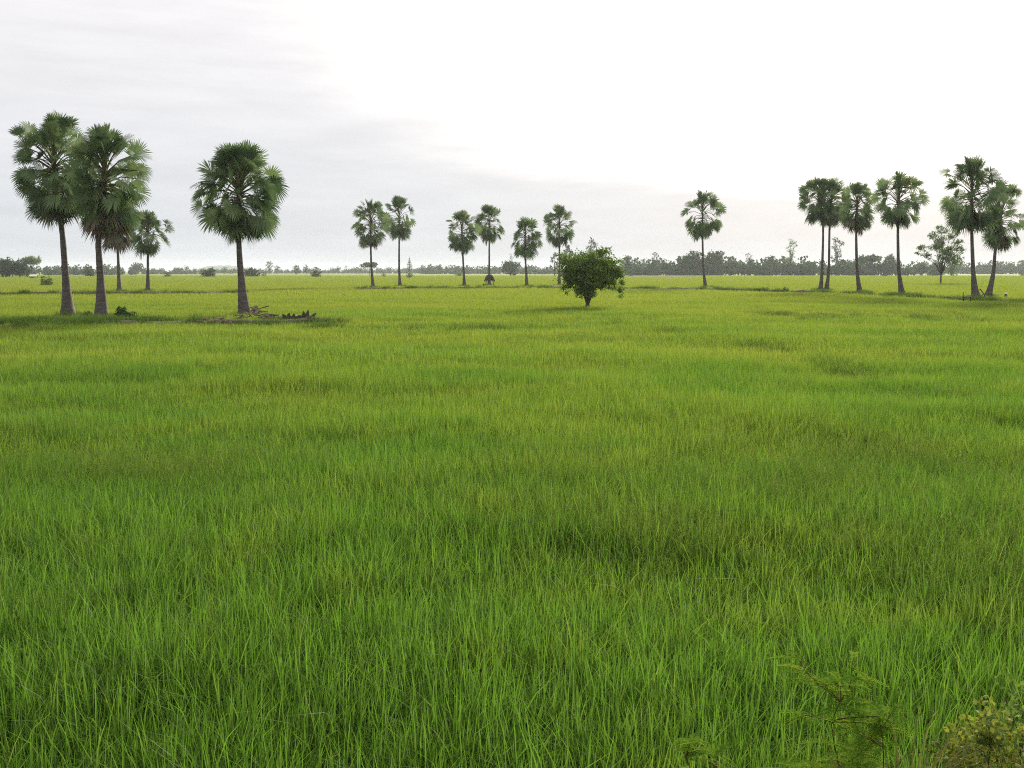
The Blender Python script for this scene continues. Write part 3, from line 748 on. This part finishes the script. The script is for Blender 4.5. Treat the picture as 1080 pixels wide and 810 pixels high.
frond_pile(333, 336.5, 6, 1.2, .2, 'thin scatter of dry fronds at the right end of the bank', 4)
def spikes(px, py, sp_, label, seed, wd_=.09):
    rnd = random.Random(seed); b = G(px, py, .8); b.z = .78; mb = MB()
    for dx, hh, ln in sp_:
        hh *= .72; mb.tube([(dx, 0, -.1), (dx + ln * .5, .05, hh * .55), (dx + ln, 0, hh)], [wd_, wd_ * 1.25, .015], 6, jit=.15, rnd=rnd)
    return tag(mb.build('frond_stump', M['thatch'], loc=b), label, 'stump', 'dark frond stumps on the bank')
spikes(323, 336, [(-.1, .62, -.05), (.02, .72, .1), (.2, .45, .35), (-.2, .3, -.25), (.1, .25, .3)], 'tallest dark spiky stump of frond butts on the bank', 1)
spikes(303, 336, [(-.1, .4, -.15), (.02, .48, .1), (.1, .2, .3)], 'left dark two-pronged stump on the bank', 2)
spikes(310, 336, [(-.05, .42, .06), (.08, .22, .2)], 'small dark curved stump between the two spiky stumps', 3)

# thatched shelter round the second central palm
b = G(516.5, 301.3, .6); b.y -= .7; b.z = 0
root = empty('thatched_shelter', b, 'small dark thatched shelter round the second central palm trunk', 'shelter')
mb = MB(); n = 16; vs = []; rr = random.Random(2)
for j, (rad, zz) in enumerate([(.15, 2.75), (.55, 2.6), (.85, 2.2), (1.0, 1.75), (1.02, 1.65), (.9, 1.75), (.5, 2.4), (.12, 2.6)]):
    for i in range(n): a = 2 * math.pi * i / n; q = rad * rr.uniform(.93, 1.07); vs.append((q * math.cos(a), q * math.sin(a) , zz + rr.uniform(-.06, .06)))
mb.add(vs, [(j * n + i, j * n + (i + 1) % n, (j + 1) * n + (i + 1) % n, (j + 1) * n + i) for j in range(7) for i in range(n)])
for i in range(70):
    a = rr.uniform(0, 6.28); mb.tube([(.95 * math.cos(a), .95 * math.sin(a), 1.85), (1.06 * math.cos(a), 1.06 * math.sin(a), rr.uniform(1.25, 1.6))], [.03, .008], 4)
mb.build('roof', M['thatch'], root)
for x, y in ((-.75, -.4), (.75, -.4), (-.7, .5), (.7, .5), (-.35, -.6)):
    mb = MB(); mb.tube([(x, y, -.1), (x * .95, y, 2.0)], [.05, .04], 6); mb.build('post', M['dead'], root)
spk = MB(); rr = random.Random(4)
spk.tube([(0, 0, -.1), (.05, 0, .5), (.1, 0, 1.0)], [.3, .28, .12], 9, jit=.15, rnd=rr)
bb = G(509.7, 301.5, .6); bb.z = 0
tag(spk.build('tree_stump', M['darkwood'], loc=bb), 'short dark stump left of the thatched shelter', 'stump')

# white-roofed hut at far left
b = G(36, 293.6, .6); b.z = 0; k = b.y / FPX
root = empty('field_hut', b, 'small dark hut with bright white sheet roof under the far left trees', 'hut')
w = 6.5 * k; h = 5.6 * k
mb = MB(); mb.box((-.1 * w, 0, h * .36), (w * .7, w * .7, h * .42)); mb.build('wall', M['board'], root)
mb = MB(); mb.box((-.1 * w, -.355 * w, h * .34), (w * .2, .04, h * .33)); mb.build('door', M['darkwood'], root)
mb = MB(); t = .06
mb.add([(-w * .62, -w * .55, h * .72), (w * .62, -w * .55, h * .72), (w * .62, w * .1, h), (-w * .62, w * .1, h), (-w * .62, -w * .55, h * .72 + t), (w * .62, -w * .55, h * .72 + t), (w * .62, w * .1, h + t), (-w * .62, w * .1, h + t)],
       [(3, 2, 1, 0), (4, 5, 6, 7), (0, 1, 5, 4), (1, 2, 6, 5), (2, 3, 7, 6), (3, 0, 4, 7)])
mb.build('roof', M['roof'], root)
for x in (-.5, .5):
    for y in (-.45, .05):
        mb = MB(); mb.tube([(x * w, y * w, -.1), (x * w, y * w, h * (.74 if y < 0 else .97))], [.09, .08], 6); mb.build('post', M['darkwood'], root)

# egrets
def egret(px, py, hgt, rz, label):
    b = G(px, py, .6); b.z = 0
    root = empty('egret', b, label, 'bird', 'white egrets in the far field'); root.rotation_euler = (0, 0, rz)
    s = hgt
    mb = MB()
    mb.tube([(-.42 * s, 0, .78 * s), (-.25 * s, 0, .86 * s), (0, 0, .95 * s), (.17 * s, 0, 1.03 * s), (.27 * s, 0, 1.15 * s), (.22 * s, 0, 1.3 * s), (.29 * s, 0, 1.42 * s), (.37 * s, 0, 1.43 * s), (.42 * s, 0, 1.41 * s)],
            [.02 * s, .1 * s, .17 * s, .12 * s, .05 * s, .035 * s, .045 * s, .05 * s, .02 * s], 10)
    mb.build('body', M['white'], root, smooth=True)
    mb = MB(); mb.tube([(.41 * s, 0, 1.41 * s), (.6 * s, 0, 1.37 * s)], [.022 * s, .004], 6); mb.build('beak', M['beak'], root)
    for y in (-.05, .05):
        mb = MB(); mb.tube([(0, y * s, .85 * s), (.03 * s, y * s, .45 * s), (0, y * s, 0)], .012 * s, 5); mb.build('leg', M['darkwood'], root)
egret(916, 291.3, .95, .4, 'largest white egret, in the middle of the right-hand trio')
egret(909.5, 291, .75, 2.6, 'small white egret left of the largest egret')
egret(924.5, 290.9, .7, .2, 'small white egret right of the largest egret')
egret(443, 298, .55, .2, 'tiny white egret in the field right of the conical tree')
egret(411, 298.5, .5, 2.8, 'tiny white egret between the two touching palm trunks')

# things at the foot of the right-hand pair
b = G(1020, 317, .8); b.z = .75
root = empty('wooden_bench', b, 'low dark wooden bench left of the tallest palm base', 'bench')
mb = MB(); mb.box((0, 0, .38), (.75, .3, .06)); mb.build('seat', M['darkwood'], root)
for x in (-.3, .3):
    mb = MB(); mb.tube([(x, 0, 0), (x, 0, .35)], .045, 6); mb.build('leg', M['darkwood'], root)
mb = MB(); mb.tube([(-.36, 0, .1), (-.38, 0, .8)], [.04, .03], 6); mb.build('post', M['darkwood'], root)
b = G(1034, 315, .6)
mb = MB(); mb.tube([(-.15, 0, 1.0), (.1, .02, .72), (.34, 0, .42), (.45, 0, -.2)], [.05, .05, .045, .05], 7)
tag(mb.build('leaning_branch', M['darkwood'], loc=(b.x, b.y - .1, .6)), 'dark branch wedged between the feet of the two far right palms', 'branch')
b = G(1029, 317, .6); b.y -= .3; b.z = .35; mb = MB(); rr = random.Random(6)
mb.tube([(-.42, 0, .95), (-.5, 0, .55), (-.38, 0, .2), (-.1, -.05, -.05), (.3, 0, -.1)], [.05, .06, .06, .05, .04], 7)
tag(mb.build('curved_root', M['dead'], loc=b), 'pale curved hanging root beside the burl of the tallest palm', 'root')
b = G(1060.5, 313.5, .6); b.z = 0
root = empty('marker_post', b, 'short dark post with a pale cap right of the far right palm', 'post')
mb = MB(); mb.tube([(0, 0, -.1), (0, 0, .95)], [.11, .12], 8); mb.build('pole', M['darkwood'], root)
mb = MB(); mb.tube([(0, 0, .95), (0, 0, 1.12)], [.14, .08], 10); mb.build('cap', M['roof'], root)

# ------------------------------------------------------------------ roadside plants at the lower right
def gz(y): return float(1.8 * (1 - sstep(1.8, 5.4, y))) if y > 1.8 else 1.8
def feather(mb, p, d, L, rnd, tint=.5, mi=0, ls=.017):
    """one pinnate leaf: rachis with small leaflets on both sides"""
    d = d.normalized(); side = d.cross(Vector((0, 0, 1))).normalized(); n = int(L / .008); prev = p
    for i in range(n):
        t = i / n; q = p + d * (L * t); q.z -= .35 * L * t * t
        s = ls * (1 - .5 * abs(t - .5))
        for sg_ in (-1, 1):
            e = q + side * sg_ * s * 1.5 + d * s * .6; e.z += rnd.uniform(-.2, .3) * s
            w = d * s * .25
            mb.add([q, (q + e) / 2 + w, e, (q + e) / 2 - w], [(0, 1, 2, 3)], mi, max(0, min(1, tint + rnd.uniform(-.25, .25))))
    q = p + d * L; q.z -= .35 * L
    mb.tube([p, p + d * L * .5 - Vector((0, 0, .09 * L)), q], [.002, .0015, .001], 3, mi, tint, cap=False)
def feathery_shrub(px, top_py, Y, label, seed, nb=9, spread=.3, w=1.0, lean=0.0):
    rnd = random.Random(seed); tp = P(px, top_py, Y); b = Vector((tp.x, Y, gz(Y))); H = tp.z - b.z
    root = empty('feathery_shrub', b, label, 'shrub', 'feathery-leaved roadside shrubs')
    sb = MB(); fb = MB()
    def leafy(q, k):
        for _ in range(k):
            a = rnd.uniform(0, 6.28); feather(fb, q, Vector((math.cos(a), math.sin(a), rnd.uniform(-.1, .5))), rnd.uniform(.09, .17) * w, rnd, rnd.uniform(.15, .85))
    n = 12; main = [Vector((lean * H * (i / n) ** 2 + .02 * math.sin(i * 1.9 + seed), .015 * math.cos(i * 1.3), H * i / n - .05)) for i in range(n + 1)]
    sb.tube(main, [.008 * (1 - .065 * i) for i in range(n + 1)], 6)
    for q in main[5:]: leafy(q, 2)
    leafy(main[-1], 4)
    for i in range(nb):
        k = rnd.randrange(4, n); q = main[k]; a = i * 2.4 + seed; L = rnd.uniform(.5, 1.1) * spread * (1.25 - .5 * k / n)
        d = Vector((math.cos(a), math.sin(a), rnd.uniform(.25, .9))).normalized(); pts = [q]
        for j in range(5):
            d = (d + Vector((rnd.gauss(0, .12), rnd.gauss(0, .12), rnd.gauss(0, .06)))).normalized(); pts.append(pts[-1] + d * L / 5)
        sb.tube(pts, [.004, .0035, .003, .0025, .002, .0015], 5)
        for p in pts[2:]: leafy(p, 2)
    sb.build('stem', M['redstem'], root, smooth=True); fb.build('foliage', M['shoot'], root)
feathery_shrub(884, 706, 4.3, 'tall feathery-leaved shrub with reddish stem, lower right', 5, 24, .32, 1.1)
feathery_shrub(925, 738, 4.2, 'shorter feathery shrub with bare red twig beside the tall one', 9, 12, .24, .9, lean=.05)
feathery_shrub(758, 783, 4.4, 'little feathery shrub at the bottom edge left of the others', 14, 9, .2, .7)
feathery_shrub(728, 770, 4.5, 'thin feathery sprig at the bottom edge, leftmost of the feathery shrubs', 15, 4, .15, .6)

def arching(px, py, Y, n, L, label, seed, side=0):
    rnd = random.Random(seed); b0 = P(px, py, Y); b = Vector((b0.x, Y, gz(Y))); mb = MB(); H = b0.z - b.z
    for i in range(n):
        az = rnd.uniform(0, 6.28) if not side else rnd.gauss(0 if side > 0 else math.pi, .7); up = H * rnd.uniform(.55, 1.05); out = L * rnd.uniform(.5, 1.1); pts = []
        for s in range(8):
            t = s / 7; pts.append(Vector((math.cos(az) * out * t ** 1.5, math.sin(az) * out * t ** 1.5, up * (1.9 * t - 1.05 * t * t) )))
        sd = Vector((-math.sin(az), math.cos(az), 0)); tt = rnd.random(); w = rnd.uniform(.003, .006); vs = []
        for s, p in enumerate(pts): ww = w * (1 - .8 * s / 7); vs += [p - sd * ww, p + sd * ww]
        mb.add(vs, [(2 * s, 2 * s + 1, 2 * s + 3, 2 * s + 2) for s in range(7)], 0, tt)
    return tag(mb.build('grass_tussock', M['dryweed'], loc=b), label, 'grass tuft', 'arching dry grass tufts at the roadside')
arching(905, 768, 4.15, 110, .42, 'tuft of arching dry straw-coloured grass under the tall feathery shrub', 3)
arching(960, 762, 4.2, 90, .5, 'tuft of long arching grass between feathery and yellow-leaved shrubs', 4, 1)
arching(870, 800, 4.1, 40, .35, 'short dry grass tuft at the bottom edge below the feathery shrub', 5)

def leafy_shrub(px, top_py, Y, w, label, seed, n=700, m='yellow', size=.035, name='leafy_shrub'):
    rnd = random.Random(seed); tp = P(px, top_py, Y); b = Vector((tp.x, Y, gz(Y))); H = tp.z - b.z
    root = empty(name, b, label, 'shrub'); L = []
    for i in range(9):
        a = i * 2.4; q = w * .32 * math.sqrt(i / 9); t = rnd.uniform(.35, .92); L.append((math.cos(a) * q, math.sin(a) * q, H * t, w * .15, w * .15, H * .13))
    sb = MB(); limbs(sb, L, H * .25, .012, rnd); sb.build('stem', M['redstem'], root, smooth=True)
    fb = MB(); foliage(fb, L, n, size, rnd, .5, .2, .1, 0, .75); fb.build('foliage', M[m], root)
leafy_shrub(1050, 712, 4.5, .85, 'shrub with yellowing round leaves at the lower right corner', 3, 3600, size=.028)
leafy_shrub(1082, 700, 4.9, .6, 'green leafy shrub at the right edge behind the yellowing shrub', 6, 700, 'mango', .032)
leafy_shrub(1000, 790, 4.25, .6, 'low grey-green weed shrub at the bottom right edge', 7, 700, 'weed', .03)

# ------------------------------------------------------------------ air
Dh = 0.00011
mb = MB(); mb.box((0, 1900, 13.0), (9600, 5700, 28.0))
hz = mb.build('haze', bpy.data.materials.new('haze_air')); m = hz.data.materials[0]; m.use_nodes = True; nt = m.node_tree; nt.nodes.clear()
v = nd(nt, 'ShaderNodeVolumePrincipled', {'Color': c4(.84, .91, 1.0), 'Density': Dh, 'Anisotropy': .45})
nd(nt, 'ShaderNodeOutputMaterial', {'Volume': v.outputs[0]})
tag(hz, 'thin pale haze over the fields', kind='stuff')

# ------------------------------------------------------------------ sky and sun
SUN_AZ, SUN_EL = R(22), R(19)
w = bpy.data.worlds.new('World'); S.world = w; w.use_nodes = True; nt = w.node_tree; nt.nodes.clear()
sky = nd(nt, 'ShaderNodeTexSky', sky_type='NISHITA', sun_disc=False, sun_elevation=SUN_EL, sun_rotation=SUN_AZ, altitude=0, air_density=1.0, dust_density=3.0)
tc = nd(nt, 'ShaderNodeTexCoord').outputs['Generated']
nv = nd(nt, 'ShaderNodeVectorMath', {0: tc}, operation='NORMALIZE').outputs[0]
xyz = nd(nt, 'ShaderNodeSeparateXYZ', {0: nv}); X, Yy, Z = xyz.outputs
az = mth(nt, 'MULTIPLY', mth(nt, 'ARCTAN2', X, Yy), 57.2958)
el = mth(nt, 'MULTIPLY', mth(nt, 'ARCSINE', Z), 57.2958)
# elevation of the edge of the cloud bank for every bearing
azn = mth(nt, 'ADD', mth(nt, 'DIVIDE', az, 360), .5)
fc = nt.nodes.new('ShaderNodeFloatCurve'); nt.links.new(azn, fc.inputs['Value'])
cu = fc.mapping.curves[0]
E = [(-180, 55), (-60, 48), (-24, 24), (-15.5, 17.5), (-12, 13.5), (-9.2, 10.6), (-7.6, 9.4), (-5.5, 8.2), (0, 7.0), (6, 5.6), (12, 4.9), (17, 4.5), (27, 4.7), (45, 9), (80, 30), (180, 55)]
cu.points[0].location = (0, E[0][1] / 60); cu.points[1].location = (1, E[-1][1] / 60)
for a, e in E[1:-1]: cu.points.new(a / 360 + .5, e / 60)
fc.mapping.update()
edge = mth(nt, 'MULTIPLY', fc.outputs[0], 60)
# stretched cloud noise
cmap = nd(nt, 'ShaderNodeCombineXYZ', {0: mth(nt, 'MULTIPLY', az, .045), 1: mth(nt, 'MULTIPLY', el, .30), 2: 2.7}).outputs[0]
n1 = noise(nt, cmap, 1.0, 6, .55); n2 = noise(nt, cmap, 3.2, 5, .6)
dev = mth(nt, 'ADD', mth(nt, 'MULTIPLY', mth(nt, 'SUBTRACT', n1, .5), 5.0), mth(nt, 'MULTIPLY', mth(nt, 'SUBTRACT', n2, .5), 1.6))
dd = mth(nt, 'DIVIDE', mth(nt, 'ADD', mth(nt, 'SUBTRACT', el, edge), dev), mth(nt, 'ADD', .3, mth(nt, 'MULTIPLY', mth(nt, 'MULTIPLY', edge, edge), .02)))
soft = mrange(nt, dd, -1.9, 1.7)
sharp = mrange(nt, dd, -.1, .3)
f = mth(nt, 'ADD', mth(nt, 'MULTIPLY', soft, .88), mth(nt, 'MULTIPLY', sharp, .12))
# glow of the veiled sun
sdir = (math.sin(SUN_AZ) * math.cos(SUN_EL), math.cos(SUN_AZ) * math.cos(SUN_EL), math.sin(SUN_EL))
dt = nd(nt, 'ShaderNodeVectorMath', {0: nv, 1: sdir}, operation='DOT_PRODUCT').outputs['Value']
ang = mth(nt, 'MULTIPLY', mth(nt, 'ARCCOSINE', dt), 57.2958)
gl = mth(nt, 'POWER', 2.71828, mth(nt, 'MULTIPLY', mth(nt, 'MULTIPLY', ang, ang), -1 / 260.0))
gw = mth(nt, 'POWER', 2.71828, mth(nt, 'MULTIPLY', ang, -1 / 32.0))
streak = mrange(nt, n2, .3, .75, -.06, .06, False)
grey = mixc(nt, mrange(nt, el, 0, 14), c4(.412, .432, .456), c4(.525, .518, .540))
grey = nd(nt, 'ShaderNodeVectorMath', {0: grey, 3: mth(nt, 'ADD', 1.0, streak)}, operation='SCALE').outputs[0]
grey2 = nd(nt, 'ShaderNodeVectorMath', {0: (1, .84, .70), 3: mth(nt, 'MULTIPLY', mth(nt, 'POWER', 2.71828, mth(nt, 'MULTIPLY', ang, -1 / 15.0)), .10)}, operation='SCALE').outputs[0]
grey = nd(nt, 'ShaderNodeVectorMath', {0: grey, 1: grey2}, operation='ADD').outputs[0]
lum = mth(nt, 'ADD', mth(nt, 'MULTIPLY', mth(nt, 'ADD', .545, mth(nt, 'MULTIPLY', gw, .10)), mth(nt, 'ADD', 1.0, mth(nt, 'MULTIPLY', streak, 1.3))), mth(nt, 'MULTIPLY', gl, 2.4))
lit = nd(nt, 'ShaderNodeVectorMath', {0: (1.0, .975, .935), 3: lum}, operation='SCALE').outputs[0]
cl = mixc(nt, f, grey, lit)
cl10 = nd(nt, 'ShaderNodeVectorMath', {0: cl, 3: 10.0}, operation='SCALE').outputs[0]
out = mixc(nt, .975, sky.outputs[0], cl10)
bg = nd(nt, 'ShaderNodeBackground', {'Color': out, 'Strength': .1})
nd(nt, 'ShaderNodeOutputWorld', {'Surface': bg.outputs[0]})
w.cycles.sampling_method = 'MANUAL'; w.cycles.sample_map_resolution = 512

sl = bpy.data.lights.new('sun', 'SUN'); so = bpy.data.objects.new('sun', sl); col.objects.link(so)
sl.energy = 4.8; sl.angle = R(12); sl.color = (1, .89, .72)
so.rotation_euler = Vector(sdir).to_track_quat('Z', 'Y').to_euler()

S.render.engine = 'CYCLES'
S.view_settings.view_transform = 'Standard'; S.view_settings.look = 'None'; S.view_settings.gamma = 1; S.view_settings.exposure = .78
S.cycles.use_denoising = False; S.cycles.denoising_prefilter = 'ACCURATE'; S.cycles.use_adaptive_sampling = False; S.cycles.filter_width = 1.1; S.cycles.max_bounces = 6; S.cycles.diffuse_bounces = 3; S.cycles.transmission_bounces = 4; S.cycles.volume_bounces = 1
S.cycles.sample_clamp_indirect = .8; S.cycles.sample_clamp_direct = .8
